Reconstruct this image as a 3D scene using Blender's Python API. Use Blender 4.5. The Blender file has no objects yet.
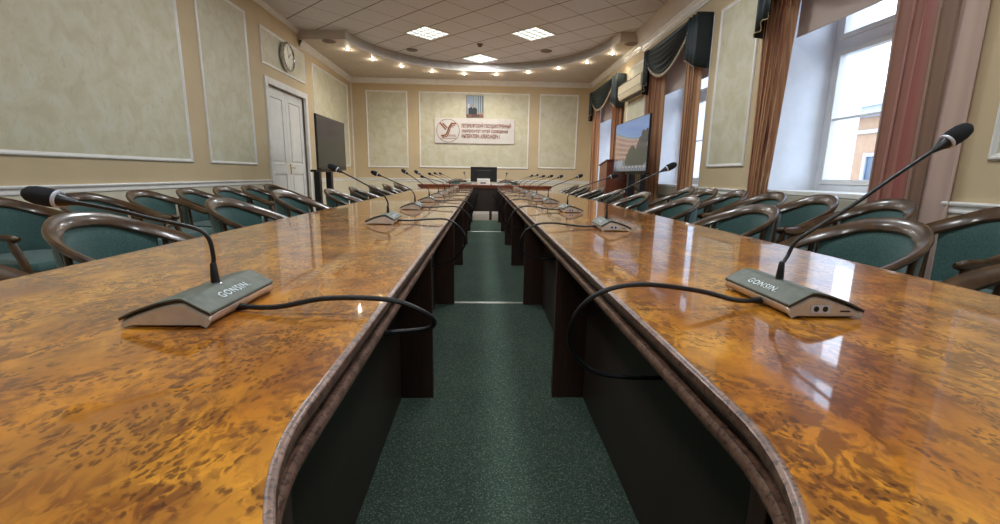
import bpy, bmesh, math, random
from mathutils import Vector, Matrix
random.seed(7)
PI = math.pi
S = bpy.context.scene
COL = S.collection
XL, XR, YB, YF, ZC = -3.4, 2.83, 12.2, -3.4, 3.57
TZ = 0.75

# ------------------------------------------------------------------ materials
def srgb(r, g, b):
    f = lambda c: (c/255/12.92) if c/255 <= .04045 else ((c/255+.055)/1.055)**2.4
    return (f(r), f(g), f(b), 1)

class NT:
    def __init__(s, name):
        s.m = bpy.data.materials.new(name); s.m.use_nodes = True
        s.t = s.m.node_tree; s.b = s.t.nodes['Principled BSDF']; s.out = s.t.nodes['Material Output']
        s.c = None
    def n(s, typ, **kw):
        nd = s.t.nodes.new(typ)
        for k, v in kw.items():
            if k.startswith('i_'):
                nd.inputs[k[2:].replace('_', ' ')].default_value = v
            else: setattr(nd, k, v)
        return nd
    def l(s, a, b): s.t.links.new(a, b)
    def coord(s, scale=(1, 1, 1), rot=(0, 0, 0), loc=(0, 0, 0)):
        if s.c is None: s.c = s.n('ShaderNodeTexCoord')
        mp = s.n('ShaderNodeMapping'); mp.inputs['Scale'].default_value = scale
        mp.inputs['Rotation'].default_value = rot; mp.inputs['Location'].default_value = loc
        s.l(s.c.outputs['Object'], mp.inputs['Vector']); return mp.outputs['Vector']
    def noise(s, scale, detail=2, vec=None, dist=0, rough=.5):
        nd = s.n('ShaderNodeTexNoise'); nd.inputs['Scale'].default_value = scale
        nd.inputs['Detail'].default_value = detail; nd.inputs['Distortion'].default_value = dist
        nd.inputs['Roughness'].default_value = rough
        s.l(vec if vec is not None else s.coord(), nd.inputs['Vector']); return nd.outputs['Fac']
    def ramp(s, fac, stops):
        nd = s.n('ShaderNodeValToRGB'); e = nd.color_ramp.elements
        while len(e) < len(stops): e.new(.5)
        for el, (p, c) in zip(e, stops): el.position = p; el.color = c
        s.l(fac, nd.inputs['Fac']); return nd.outputs['Color']
    def mix(s, fac, a, b, mode='MIX'):
        nd = s.n('ShaderNodeMix', data_type='RGBA', blend_type=mode)
        for sock, v in ((nd.inputs[0], fac), (nd.inputs[6], a), (nd.inputs[7], b)):
            if hasattr(v, 'links'): s.l(v, sock)
            else: sock.default_value = v
        return nd.outputs[2]
    def math(s, op, a, b=0.0):
        nd = s.n('ShaderNodeMath', operation=op)
        for sock, v in ((nd.inputs[0], a), (nd.inputs[1], b)):
            if hasattr(v, 'links'): s.l(v, sock)
            else: sock.default_value = v
        return nd.outputs[0]
    def base(s, col):
        if hasattr(col, 'links'): s.l(col, s.b.inputs['Base Color'])
        else: s.b.inputs['Base Color'].default_value = col
    def bump(s, h, strength=.2, dist=.01):
        nd = s.n('ShaderNodeBump'); nd.inputs['Strength'].default_value = strength
        nd.inputs['Distance'].default_value = dist; s.l(h, nd.inputs['Height']); s.l(nd.outputs[0], s.b.inputs['Normal'])
    def set(s, rough=.5, metal=0, coat=0, spec=.5, coat_rough=.03):
        s.b.inputs['Roughness'].default_value = rough; s.b.inputs['Metallic'].default_value = metal
        s.b.inputs['Coat Weight'].default_value = coat; s.b.inputs['Specular IOR Level'].default_value = spec
        s.b.inputs['Coat Roughness'].default_value = coat_rough; return s

def mottled(name, c1, c2, scale=20, rough=.5, bump=0, bscale=None, **kw):
    k = NT(name); k.base(k.ramp(k.noise(scale, 4), [(.35, c1), (.65, c2)])); k.set(rough, **kw)
    if bump: k.bump(k.noise(bscale or scale*4, 3), bump)
    return k.m
def emis(name, c, strength):
    k = NT(name); k.base((0, 0, 0, 1)); k.b.inputs['Emission Color'].default_value = c
    k.b.inputs['Emission Strength'].default_value = strength; return k.m

M = {}
# burl veneer
k = NT('burl_veneer')
v = k.coord((1, .70, 1))
warp = k.n('ShaderNodeTexNoise', i_Scale=4.0, i_Detail=5.0); k.l(v, warp.inputs['Vector'])
vm = k.n('ShaderNodeVectorMath', operation='MULTIPLY_ADD'); k.l(warp.outputs['Color'], vm.inputs[0]); vm.inputs[1].default_value = (.11, .11, 0); k.l(v, vm.inputs[2])
W = vm.outputs[0]; w0, w1 = (0, 0, 0, 1), (1, 1, 1, 1)
col = k.ramp(k.noise(4.5, 6, W, .5), [(.32, srgb(162, 92, 24)), (.45, srgb(202, 130, 36)), (.60, srgb(218, 150, 50)), (.74, srgb(182, 110, 32))])
patch = k.ramp(k.noise(6.5, 3, W, .8), [(.44, w0), (.60, w1)])
col = k.mix(k.math('MULTIPLY', patch, .5), col, srgb(122, 68, 34))
fine = k.ramp(k.noise(38, 5, W, 1.0, .6), [(.44, w0), (.54, w1)])
m2 = k.ramp(k.noise(8.5, 4, W, .5), [(.40, w0), (.56, w1)])
col = k.mix(k.math('MULTIPLY', k.math('MULTIPLY', m2, fine), .72), col, srgb(98, 52, 26))
jn = k.n('ShaderNodeTexNoise', i_Scale=90.0, i_Detail=3.0); k.l(v, jn.inputs['Vector']); vj = k.n('ShaderNodeVectorMath', operation='MULTIPLY_ADD'); k.l(jn.outputs['Color'], vj.inputs[0]); vj.inputs[1].default_value = (.016, .016, 0); k.l(W, vj.inputs[2]); W2 = vj.outputs[0]
vor = k.n('ShaderNodeTexVoronoi', i_Scale=120.0, i_Randomness=1.0); k.l(W2, vor.inputs['Vector'])
dots = k.ramp(vor.outputs['Distance'], [(.30, w1), (.50, w0)])
m3 = k.ramp(k.noise(13, 4, W, .6), [(.47, w0), (.54, w1)])
col = k.mix(k.math('MULTIPLY', k.math('MULTIPLY', m3, dots), .75), col, srgb(72, 38, 22))
vor = k.n('ShaderNodeTexVoronoi', i_Scale=66.0, i_Randomness=1.0); k.l(W2, vor.inputs['Vector'])
dots = k.ramp(vor.outputs['Distance'], [(.24, w1), (.44, w0)])
m4 = k.ramp(k.noise(7, 4, W, .6), [(.46, w0), (.55, w1)])
col = k.mix(k.math('MULTIPLY', k.math('MULTIPLY', m4, dots), .6), col, srgb(88, 48, 28))
st = k.ramp(k.noise(13, 6, W, 2.5), [(.44, w0), (.49, w1), (.54, w0)])
col = k.mix(k.math('MULTIPLY', st, .28), col, srgb(136, 76, 26))
k.base(col); k.b.inputs['Coat IOR'].default_value = 1.38; k.set(.3, coat=1, coat_rough=.045, spec=.2); k.bump(k.noise(40, 2), .04, .002); M['burl'] = k.m

def wood(name, c1, c2, rough=.25, coat=.6, sc=(14, 14, 1.2), bump=.0):
    k = NT(name); k.base(k.ramp(k.noise(3, 5, k.coord(sc), .6), [(.3, c1), (.7, c2)])); k.set(rough, coat=coat, coat_rough=.08)
    if bump: k.bump(k.noise(6, 4, k.coord(sc)), bump)
    return k.m
k = NT('edge_moulding_wood'); cl = k.ramp(k.noise(30, 4), [(.35, srgb(98, 68, 54)), (.6, srgb(136, 102, 84))]); cl = k.mix(k.math('MULTIPLY', k.ramp(k.noise(150, 3), [(.52, (0, 0, 0, 1)), (.62, (1, 1, 1, 1))]), .75), cl, srgb(52, 32, 26)); k.base(cl); k.set(.42, coat=.25, coat_rough=.2); M['edge'] = k.m
M['dark_wood'] = wood('dark_panel_wood', srgb(44, 33, 26), srgb(60, 46, 36), .5, .1, (60, 60, 2))
M['groove'] = mottled('dark_groove', srgb(28, 19, 16), srgb(40, 28, 22), 40, .5)
M['leg_wood'] = wood('dark_leg_wood', srgb(46, 28, 22), srgb(64, 40, 30), .4, .2, (40, 40, 2))
M['chair_wood'] = wood('chair_walnut', srgb(52, 34, 19), srgb(88, 62, 36), .33, .4, (6, 6, 6))
M['red_wood'] = wood('red_brown_wood', srgb(104, 50, 30), srgb(136, 72, 46), .35, .3, (3, 3, 12))
k = NT('green_upholstery'); k.base(k.ramp(k.noise(160, 2), [(.3, srgb(42, 72, 70)), (.7, srgb(64, 100, 95))])); k.set(.7); k.b.inputs['Sheen Weight'].default_value = .25; k.bump(k.noise(260, 2), .25, .002); M['green'] = k.m
k = NT('green_carpet'); fl = k.noise(170, 2, rough=.8); k.base(k.mix(.5, k.ramp(fl, [(.36, srgb(34, 46, 40)), (.55, srgb(68, 86, 74)), (.70, srgb(160, 172, 154))]), k.ramp(k.noise(2.2, 3), [(.3, srgb(56, 70, 60)), (.7, srgb(70, 86, 74))]))); k.set(.95, spec=.15); k.bump(k.noise(240, 2), .5, .004); M['carpet'] = k.m
k = NT('pale_floor'); k.base(k.ramp(k.noise(5, 4, k.coord((8, 1, 1))), [(.3, srgb(150, 140, 128)), (.7, srgb(176, 166, 152))])); k.set(.22); M['floor'] = k.m
k = NT('tan_wall_paint'); k.base(k.ramp(k.noise(3, 3), [(.3, srgb(194, 174, 140)), (.7, srgb(200, 181, 147))])); k.set(.65, spec=.3); k.bump(k.noise(150, 2), .05, .002); M['wall'] = k.m
k = NT('cream_dado_paint'); k.base(k.ramp(k.noise(6, 3), [(.3, srgb(212, 204, 180)), (.7, srgb(220, 212, 190))])); k.set(.6); M['dado'] = k.m
k = NT('mottled_wallpaper'); cl = k.ramp(k.noise(5, 4, dist=.8), [(.35, srgb(194, 188, 160)), (.52, srgb(202, 197, 172)), (.66, srgb(206, 203, 184))])
fl = k.ramp(k.noise(34, 4, k.coord((1, 1, .45)), .8), [(.56, (0, 0, 0, 1)), (.72, (1, 1, 1, 1))]); cl = k.mix(k.math('MULTIPLY', fl, .35), cl, srgb(172, 160, 124)); k.base(cl); k.set(.55, spec=.3); k.bump(k.noise(60, 3), .1, .003); M['paper'] = k.m
M['white'] = mottled('white_gloss_paint', srgb(222, 220, 216), srgb(230, 228, 224), 8, .3)
M['jamb'] = mottled('white_plaster', srgb(226, 228, 232), srgb(234, 236, 240), 6, .6)
M['soffit'] = mottled('ceiling_plaster', srgb(196, 186, 174), srgb(204, 194, 182), 5, .55)
# suspended ceiling tiles laid diagonally
k = NT('ceiling_tiles'); v = k.coord((1/.6, 1/.6, 1), (0, 0, PI/4), (.28, .12, 0)); sp = k.n('ShaderNodeSeparateXYZ'); k.l(v, sp.inputs[0])
def gl(o, w):
    fr = k.math('FRACT', o); a = k.math('ABSOLUTE', k.math('SUBTRACT', fr, .5)); return k.math('GREATER_THAN', a, .5-w)
ga, gb = gl(sp.outputs[0], .010), gl(sp.outputs[1], .017)
tl = k.ramp(k.noise(90, 2), [(.3, srgb(206, 206, 212)), (.7, srgb(220, 220, 226))])
c = k.mix(k.math('MULTIPLY', ga, .75), tl, srgb(92, 76, 68)); c = k.mix(k.math('MULTIPLY', gb, .95), c, srgb(84, 64, 56)); k.base(c); k.set(.6); M['tiles'] = k.m
M['black'] = mottled('black_plastic', srgb(20, 20, 22), srgb(28, 28, 30), 60, .38)
M['rubber'] = mottled('black_cable_rubber', srgb(16, 16, 18), srgb(26, 26, 28), 80, .45)
M['foam'] = mottled('black_foam', srgb(14, 15, 18), srgb(34, 36, 42), 700, .95, .6, 900)
M['silver'] = mottled('champagne_plastic', srgb(196, 180, 164), srgb(208, 192, 176), 50, .32, metal=.15)
M['chrome'] = mottled('chrome', srgb(190, 190, 192), srgb(206, 206, 208), 20, .15, metal=1)
M['greycover'] = mottled('grey_green_cover', srgb(92, 96, 86), srgb(104, 108, 98), 40, .48, spec=.3)
M['lettering'] = mottled('pale_lettering', srgb(214, 224, 226), srgb(222, 232, 234), 30, .4)
M['ring'] = mottled('translucent_ring', srgb(190, 192, 204), srgb(204, 206, 216), 30, .35)
M['brownletter'] = mottled('brown_lettering', srgb(124, 66, 36), srgb(134, 74, 42), 20, .5)
M['signboard'] = mottled('white_signboard', srgb(208, 202, 196), srgb(214, 208, 202), 8, .4)
M['strip'] = mottled('aluminium_strip', srgb(150, 150, 138), srgb(172, 172, 160), 60, .35, metal=.7)
k = NT('black_screen_glass'); k.base(k.ramp(k.noise(2, 2), [(.3, srgb(16, 16, 18)), (.7, srgb(20, 20, 22))])); k.set(.16, spec=.3); M['screen'] = k.m
M['ac'] = mottled('cream_plastic', srgb(224, 210, 176), srgb(230, 216, 184), 6, .35)
M['acdark'] = mottled('dark_slot', srgb(50, 44, 38), srgb(60, 52, 44), 6, .5)
M['val'] = mottled('dark_green_valance', srgb(18, 30, 34), srgb(30, 46, 50), 120, .6, .15, 200)
k = NT('gold_fringe'); k.base(k.ramp(k.noise(120, 2), [(.4, srgb(120, 96, 60)), (.6, srgb(206, 190, 160))])); k.set(.6); M['fringe'] = k.m
def curtain_mat(name, a, b, c2, trans, sc=13):
    k = NT(name); v = k.coord((0, sc, 0)); nz = k.noise(1, 3, v)
    cc = k.ramp(nz, [(.34, a), (.47, b), (.56, c2), (.68, b)]); k.base(cc); k.set(.42, spec=.5); k.b.inputs['Sheen Weight'].default_value = .3
    tr = k.n('ShaderNodeBsdfTranslucent'); k.l(cc, tr.inputs[0]); mx = k.n('ShaderNodeMixShader'); mx.inputs[0].default_value = trans
    k.l(k.b.outputs[0], mx.inputs[1]); k.l(tr.outputs[0], mx.inputs[2]); k.l(mx.outputs[0], k.out.inputs[0]); return k.m
M['curtain'] = curtain_mat('striped_satin_curtain', srgb(130, 78, 62), srgb(188, 132, 98), srgb(214, 172, 126), .3, 26)
M['curtain_rose'] = curtain_mat('rose_beige_curtain', srgb(158, 126, 112), srgb(180, 148, 126), srgb(188, 116, 112), .38, 4.2)
M['lit_edge'] = curtain_mat('lit_curtain_edge', srgb(206, 178, 166), srgb(220, 194, 180), srgb(212, 184, 172), .3, 6)  # paler tones carry the light on the rose curtain's edge
k = NT('beige_blind_fabric'); k.base(k.ramp(k.noise(220, 2), [(.3, srgb(198, 182, 172)), (.7, srgb(208, 192, 182))])); k.set(.8); tr = k.n('ShaderNodeBsdfTranslucent'); tr.inputs[0].default_value = srgb(206, 190, 180); mx = k.n('ShaderNodeMixShader'); mx.inputs[0].default_value = .35; k.l(k.b.outputs[0], mx.inputs[1]); k.l(tr.outputs[0], mx.inputs[2]); k.l(mx.outputs[0], k.out.inputs[0]); M['blind'] = k.m
k = NT('window_glass'); gls = k.n('ShaderNodeBsdfGlossy'); gls.inputs['Roughness'].default_value = .01; tp = k.n('ShaderNodeBsdfTransparent'); fr = k.n('ShaderNodeLayerWeight'); mx = k.n('ShaderNodeMixShader')
wav = k.n('ShaderNodeBump', i_Strength=.02); k.l(k.noise(2, 1), wav.inputs['Height']); k.l(wav.outputs[0], gls.inputs['Normal'])
k.l(k.math('MULTIPLY_ADD' if False else 'MULTIPLY', k.math('POWER', fr.outputs['Facing'], 4.0), .35), mx.inputs[0]); k.l(tp.outputs[0], mx.inputs[1]); k.l(gls.outputs[0], mx.inputs[2]); k.l(mx.outputs[0], k.out.inputs[0]); M['glass'] = k.m
M['lamp'] = emis('fluorescent_diffuser', (.93, 1, .88, 1), 1.6)
M['bulb'] = emis('warm_bulb', (1, .86, .66, 1), 60)
M['facade'] = mottled('peach_facade', srgb(158, 126, 98), srgb(168, 134, 106), 3, .8)
M['facade_trim'] = mottled('white_facade_trim', srgb(172, 176, 184), srgb(182, 186, 194), 3, .8)
M['fglass'] = mottled('facade_window', srgb(70, 80, 94), srgb(90, 100, 114), 1, .4)
M['roof'] = mottled('grey_roof', srgb(150, 160, 170), srgb(170, 178, 186), 2, .7)
M['ground'] = mottled('snowy_ground', srgb(150, 156, 166), srgb(168, 174, 182), .4, .9)
M['brownmetal'] = mottled('brown_ring', srgb(120, 92, 66), srgb(136, 108, 80), 20, .5)
M['grille'] = mottled('grey_grille', srgb(104, 96, 92), srgb(120, 112, 106), 200, .7)
M['radcover'] = mottled('grey_beige_paint', srgb(170, 164, 148), srgb(180, 174, 158), 6, .45)
M['radmesh'] = mottled('dark_grey_mesh', srgb(112, 110, 106), srgb(132, 130, 124), 220, .7)
M['brass'] = mottled('brass', srgb(190, 160, 100), srgb(204, 176, 118), 20, .25, metal=1)
M['dial'] = mottled('clock_dial', srgb(206, 204, 186), srgb(214, 212, 196), 6, .3)
M['paper_sheet'] = mottled('white_paper', srgb(232, 230, 224), srgb(240, 238, 232), 8, .7)
def picture_mat(name, strength):
    k = NT(name); a = k.n('ShaderNodeVertexColor'); a.layer_name = 'Picture'
    if strength: k.base((.01, .01, .01, 1)); k.l(a.outputs[0], k.b.inputs['Emission Color']); k.b.inputs['Emission Strength'].default_value = strength; k.set(.12)
    else: k.l(a.outputs[0], k.b.inputs['Base Color']); k.set(.4)
    return k.m
M['tvpic'] = picture_mat('lit_screen_picture', .5)
M['print'] = picture_mat('printed_photo', 0)

# ------------------------------------------------------------------ helpers
def mesh_obj(name, bm, mat, parent=None, smooth=False, bevel=0, loc=None, segs=2):
    me = bpy.data.meshes.new(name)
    bmesh.ops.recalc_face_normals(bm, faces=bm.faces)
    bm.to_mesh(me); bm.free()
    for mm in (mat if isinstance(mat, (list, tuple)) else [mat]): me.materials.append(M[mm])
    if smooth:
        for p in me.polygons: p.use_smooth = True
        try: me.set_sharp_from_angle(angle=math.radians(38))
        except Exception: pass
    o = bpy.data.objects.new(name, me); COL.objects.link(o)
    if parent is not None: o.parent = parent
    if loc: o.location = loc
    if bevel:
        b = o.modifiers.new('Bevel', 'BEVEL'); b.width = bevel; b.segments = segs; b.limit_method = 'ANGLE'; b.angle_limit = math.radians(35)
    return o
def thing(name, label, cat, loc=(0, 0, 0), rz=0, group=None):
    o = bpy.data.objects.new(name, None); COL.objects.link(o); o.empty_display_size = .1
    o.location = loc; o.rotation_euler = (0, 0, rz); o['label'] = label; o['category'] = cat
    if group: o['group'] = group
    return o
def tag(o, label, cat, group=None):
    o['label'] = label; o['category'] = cat
    if group: o['group'] = group
    return o
def struct(o): o['kind'] = 'structure'; return o
def copy_tree(src, loc, rz, label, group=None, sz=1.0, sy=1.0):
    r = src.copy(); COL.objects.link(r); r.location = loc; r.rotation_euler = (0, 0, rz); r['label'] = label; r.scale = (1, sy, sz)
    if group: r['group'] = group
    for ch in list(src.children):
        c = ch.copy(); COL.objects.link(c); c.parent = r
        for g in list(ch.children):
            d = g.copy(); COL.objects.link(d); d.parent = c
    return r
def box(bm, a, b, mi=0):
    xs, ys, zs = (a[0], b[0]), (a[1], b[1]), (a[2], b[2])
    vs = [bm.verts.new((x, y, z)) for z in zs for y in ys for x in xs]
    for f in ((0, 2, 3, 1), (4, 5, 7, 6), (0, 1, 5, 4), (2, 6, 7, 3), (0, 4, 6, 2), (1, 3, 7, 5)):
        fc = bm.faces.new([vs[i] for i in f]); fc.material_index = mi
    return bm
def bx(*boxes):
    bm = bmesh.new()
    for q in boxes: box(bm, q[0], q[1], q[2] if len(q) > 2 else 0)
    return bm
def catmull(pts, n=8):
    pts = [Vector(p) for p in pts]; P = [pts[0]*2-pts[1]]+pts+[pts[-1]*2-pts[-2]]; out = []
    for i in range(1, len(P)-2):
        a, b, c, d = P[i-1:i+3]
        for j in range(n):
            t = j/n; out.append(.5*((2*b)+(c-a)*t+(2*a-5*b+4*c-d)*t*t+(3*b-a-3*c+d)*t**3))
    out.append(pts[-1]); return out
def tube(bm, pts, r, seg=8, cap=True):
    pts = [Vector(p) for p in pts]; n = len(pts); rs = r if isinstance(r, (list, tuple)) else [r]*n
    ref = Vector((0, 1, 0)); rings = []
    for i, p in enumerate(pts):
        t = (pts[min(i+1, n-1)]-pts[max(i-1, 0)]).normalized()
        u = ref-t*ref.dot(t)
        if u.length < 1e-3: u = Vector((1, 0, 0))-t*t.x
        u.normalize(); w = t.cross(u); ref = u
        rings.append([bm.verts.new(p+(u*math.cos(2*PI*j/seg)+w*math.sin(2*PI*j/seg))*rs[i]) for j in range(seg)])
    for a, b in zip(rings, rings[1:]):
        for j in range(seg): bm.faces.new((a[j], a[(j+1) % seg], b[(j+1) % seg], b[j]))
    if cap: bm.faces.new(rings[0][::-1]); bm.faces.new(rings[-1])
    return bm
def sweep(bm, path, prof, fmap, closed=False, side=1):
    """path: 2D polyline, prof: [(inward offset, height)] swept with mitred corners, fmap(a,b,h)->xyz"""
    n = len(path); rows = []
    for i, p in enumerate(path):
        p = Vector(p); a = Vector(path[i-1]) if (closed or i > 0) else None; b = Vector(path[(i+1) % n]) if (closed or i < n-1) else None
        d1 = (p-a).normalized() if a is not None else (b-p).normalized(); d2 = (b-p).normalized() if b is not None else d1
        n1 = Vector((-d1.y, d1.x)); n2 = Vector((-d2.y, d2.x)); m = (n1+n2); m.normalize(); m /= max(.3, m.dot(n1)); m *= side
        rows.append([bm.verts.new(fmap(p.x+m.x*o, p.y+m.y*o, h)) for o, h in prof])
    k_ = len(prof)
    for i in range(n if closed else n-1):
        A, B = rows[i], rows[(i+1) % n]
        for j in range(k_-1): bm.faces.new((A[j], B[j], B[j+1], A[j+1]))
    if not closed:
        for r in (rows[0], rows[-1]):
            try: bm.faces.new(r)
            except Exception: pass
    return bm
def lathe(bm, prof, axis='z', seg=24, org=(0, 0, 0)):
    o = Vector(org); rings = []
    for r, h in prof:
        rg = []
        for j in range(seg):
            c, s_ = math.cos(2*PI*j/seg)*r, math.sin(2*PI*j/seg)*r
            rg.append(bm.verts.new(o+{'z': Vector((c, s_, h)), 'x': Vector((h, c, s_)), 'y': Vector((s_, h, c))}[axis]))
        rings.append(rg)
    for a, b in zip(rings, rings[1:]):
        for j in range(seg): bm.faces.new((a[j], a[(j+1) % seg], b[(j+1) % seg], b[j]))
    bm.faces.new(rings[0][::-1]); bm.faces.new(rings[-1]); return bm
def extrude_poly(bm, poly, fmap, h0, h1, mi=0):
    A = [bm.verts.new(fmap(a, b, h0)) for a, b in poly]; B = [bm.verts.new(fmap(a, b, h1)) for a, b in poly]
    n = len(poly); fs = [bm.faces.new(A[::-1]), bm.faces.new(B)]
    for i in range(n): fs.append(bm.faces.new((A[i], A[(i+1) % n], B[(i+1) % n], B[i])))
    for f in fs: f.material_index = mi
    return bm
def text_mesh(body, size, extrude, bold=0.0, space=1.0):
    cu = bpy.data.curves.new('lettering', 'FONT'); cu.body = body; cu.size = size; cu.extrude = extrude; cu.offset = bold
    cu.align_x = 'CENTER'; cu.align_y = 'CENTER'; cu.resolution_u = 3; cu.space_character = space
    o = bpy.data.objects.new('lettering', cu); COL.objects.link(o)
    dg = bpy.context.evaluated_depsgraph_get(); me = bpy.data.meshes.new_from_object(o.evaluated_get(dg)); bpy.data.objects.remove(o)
    return me
def text_obj(name, body, width, height, mat, parent, matrix, extrude=.001, bold=0.0, space=1.0):
    me = text_mesh(body, 1.0, extrude/ max(height, 1e-4) * .7, bold, space); xs = [v.co.x for v in me.vertices]; ys = [v.co.y for v in me.vertices]
    sx = width/(max(xs)-min(xs)); sy = height/(max(ys)-min(ys)); cx = (max(xs)+min(xs))/2; cy = (max(ys)+min(ys))/2
    for v in me.vertices:
        v.co = matrix @ Vector(((v.co.x-cx)*sx, (v.co.y-cy)*sy, extrude if v.co.z > 0 else 0))
    me.materials.clear(); me.materials.append(M[mat]); o = bpy.data.objects.new(name, me); COL.objects.link(o); o.parent = parent; return o
XY = lambda a, b, h: (a, b, h)

# ------------------------------------------------------------------ room shell
WINS = [(-.45, 1.15), (2.72, 4.43), (5.88, 7.62), (9.6, 11.45)]
WZ0, WZ1, XO = .95, 3.02, 3.66
struct(mesh_obj('floor', bx(((XL-.2, YF-.2, -.1), (XO, YB+.2, 0))), 'floor'))
bm = bx(((XL-.2, YF-.2, ZC), (XO, YB+.2, ZC+.15)))
struct(mesh_obj('ceiling', bm, 'tiles'))
wl = struct(mesh_obj('wall_left', bx(((XL-.2, YF-.2, 0), (XL, 7.52, ZC)), ((XL-.2, 9.13, 0), (XL, YB+.2, ZC)), ((XL-.2, 7.52, 2.44), (XL, 9.13, ZC)), ((XL-.2, 7.52, 0), (XL-.13, 9.13, 2.44))), 'wall'))
wb = struct(mesh_obj('wall_back', bx(((XL, YB, 0), (XR, YB+.2, ZC))), 'wall'))
struct(mesh_obj('wall_front', bx(((XL, YF-.2, 0), (XR, YF, ZC))), 'wall'))
bm = bmesh.new(); y = YF
for a, b in WINS:
    box(bm, (XR, y, 0), (XO, a, ZC)); box(bm, (XR, a, 0), (XO, b, WZ0-.04)); box(bm, (XR, a, WZ1), (XO, b, ZC)); y = b
box(bm, (XR, y, 0), (XO, YB+.2, ZC)); struct(mesh_obj('wall_right', bm, 'wall'))
# plaster linings of the window reveals, frames, glass, sills
for i, (a, b) in enumerate(WINS):
    fx = 3.30
    w = thing('window_%d' % (i+1), '', '', (fx, (a+b)/2, WZ0)); del w['label'], w['category']; w['kind'] = 'structure'
    L = lambda x0, y0, z0, x1, y1, z1: ((x0-fx, y0-(a+b)/2, z0-WZ0), (x1-fx, y1-(a+b)/2, z1-WZ0))
    mesh_obj('reveal', bx(L(XR-.002, a, WZ0, XO, a+.012, WZ1), L(XR-.002, b-.012, WZ0, XO, b, WZ1), L(XR-.002, a, WZ1-.012, XO, b, WZ1)), 'jamb', w)
    mesh_obj('window_sill', bx(L(XR-.03, a+.001, WZ0-.04, fx, b-.001, WZ0)), 'white', w, bevel=.006)
    f = []
    za, zb = WZ0, WZ1-.012; ya, yb = a+.012, b-.012; zt = 2.27; mid = (ya+yb)/2
    f += [L(fx, ya, za, fx+.07, ya+.07, zb), L(fx, yb-.07, za, fx+.07, yb, zb), *[L(fx, p_, a_, fx+.07, q_, b_) for p_, q_ in ((ya+.07, mid-.045), (mid+.045, yb-.07)) for a_, b_ in ((za, za+.06), (zb-.07, zb), (zt-.05, zt+.05))], L(fx, mid-.045, za, fx+.07, mid+.045, zb)]
    mesh_obj('window_frame', bx(*f), 'jamb', w, bevel=.004)
    for (p, q) in ((ya+.07, mid-.045), (mid+.045, yb-.07)):
        for (z0, z1) in ((za+.06, zt-.05), (zt+.05, zb-.07)):
            s_ = mesh_obj('sash', bx(L(fx-.015, p, z0, fx+.05, p+.045, z1), L(fx-.015, q-.045, z0, fx+.05, q, z1), L(fx-.015, p+.045, z0, fx+.05, q-.045, z0+.045), L(fx-.015, p+.045, z1-.045, fx+.05, q-.045, z1)), 'white', w, bevel=.004)
            mesh_obj('glass', bx(L(fx+.02, p+.04, z0+.04, fx+.026, q-.04, z1-.04)), 'glass', s_)
            if z1 < 2.3: mesh_obj('glazing_bar', bx(L(fx+.0, p+.04, 1.60, fx+.035, q-.04, 1.618)), 'white', s_)

# curved soffit over the far end with its stepped edge
cx0, cy0, ea, eb = -.08, 8.62, 2.43, 2.46
arc = [(cx0+ea*math.cos(t), cy0+eb*math.sin(t)) for t in [PI*j/40 for j in range(41)]]
poly = [(XR, YB), (XR, 8.45), (2.42, 8.5)]+[p for p in arc if p[1] > 8.7]+[(-2.50, 8.82), (XL, 8.92), (XL, YB)]
bm = bmesh.new(); extrude_poly(bm, poly, XY, 3.412, ZC-.001)
struct(mesh_obj('trim_1', bm, 'soffit'))
bm = bmesh.new(); sweep(bm, [p for p in arc if p[1] > 8.7], [(-.012, 3.402), (-.012, 3.432), (.0, 3.432), (.0, 3.555)], XY, side=1)
struct(mesh_obj('trim_2', bm, 'white', smooth=True))
# crown mouldings, chair rail, skirting
CR = [(0, 3.29), (.012, 3.29), (.016, 3.315), (.026, 3.32), (.04, 3.36), (.06, 3.385), (.065, 3.411), (.08, 3.411)]
bm = bmesh.new(); sweep(bm, [(XL, 8.95), (XL, YB), (XR, YB), (XR, 8.44)], CR, XY, side=-1); struct(mesh_obj('trim_3', bm, 'white'))
bm = bmesh.new(); sweep(bm, [(XR, 8.44), (XR, YF)], [(0, 3.24), (.012, 3.24), (.016, 3.265), (.026, 3.27), (.04, 3.31), (.06, 3.335), (.065, 3.355), (.075, 3.355)], XY, side=-1); struct(mesh_obj('trim_4', bm, 'white'))
bm = bmesh.new(); extrude_poly(bm, [(XR-.001, 3.356), (XR-.075, 3.356), (XR-.13, 3.48), (XR-.17, ZC-.002), (XR-.001, ZC-.002)], lambda a, b, h: (a, h, b), YF, 8.46); struct(mesh_obj('trim_60', bm, 'soffit'))
bm = bmesh.new(); sweep(bm, [(XL, YF), (XL, 8.93)], [(0, 3.50), (.01, 3.50), (.03, 3.55), (.05, 3.569)], XY, side=-1); struct(mesh_obj('trim_5', bm, 'white'))
RL = [(.011, .845), (.022, .85), (.022, .862), (.018, .866), (.018, .888), (.03, .893), (.034, .905), (.03, .915), (0, .915)]
def rail(n, path): bm = bmesh.new(); sweep(bm, path, [(o, h) for o, h in RL], XY, side=-1); struct(mesh_obj('trim_%d' % n, bm, 'white', smooth=True))
rail(6, [(XL, YF), (XL, 7.43)]); rail(7, [(XL, 9.22), (XL, YB), (XR, YB), (XR, 11.5)])
n = 8; ys = [11.45]
for (a, b), (c_, d) in zip(WINS[::-1], WINS[::-1][1:]+[(YF, YF)]):
    bm = bmesh.new(); sweep(bm, [(XR, a-.05), (XR, d+.05 if c_ != YF else YF)], [(o, h+.02) for o, h in RL], XY, side=-1); struct(mesh_obj('trim_%d' % n, bm, 'white', smooth=True)); n += 1
def dado(parent_boxes, nn):
    struct(mesh_obj('trim_%d' % nn, bx(*parent_boxes), 'dado'))
dado([((XL, YF, 0), (XL+.011, 7.43, .85)), ((XL, 9.22, 0), (XL+.011, YB, .85)), ((XL, YB-.011, 0), (XR, YB, .85))], n); n += 1
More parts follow.
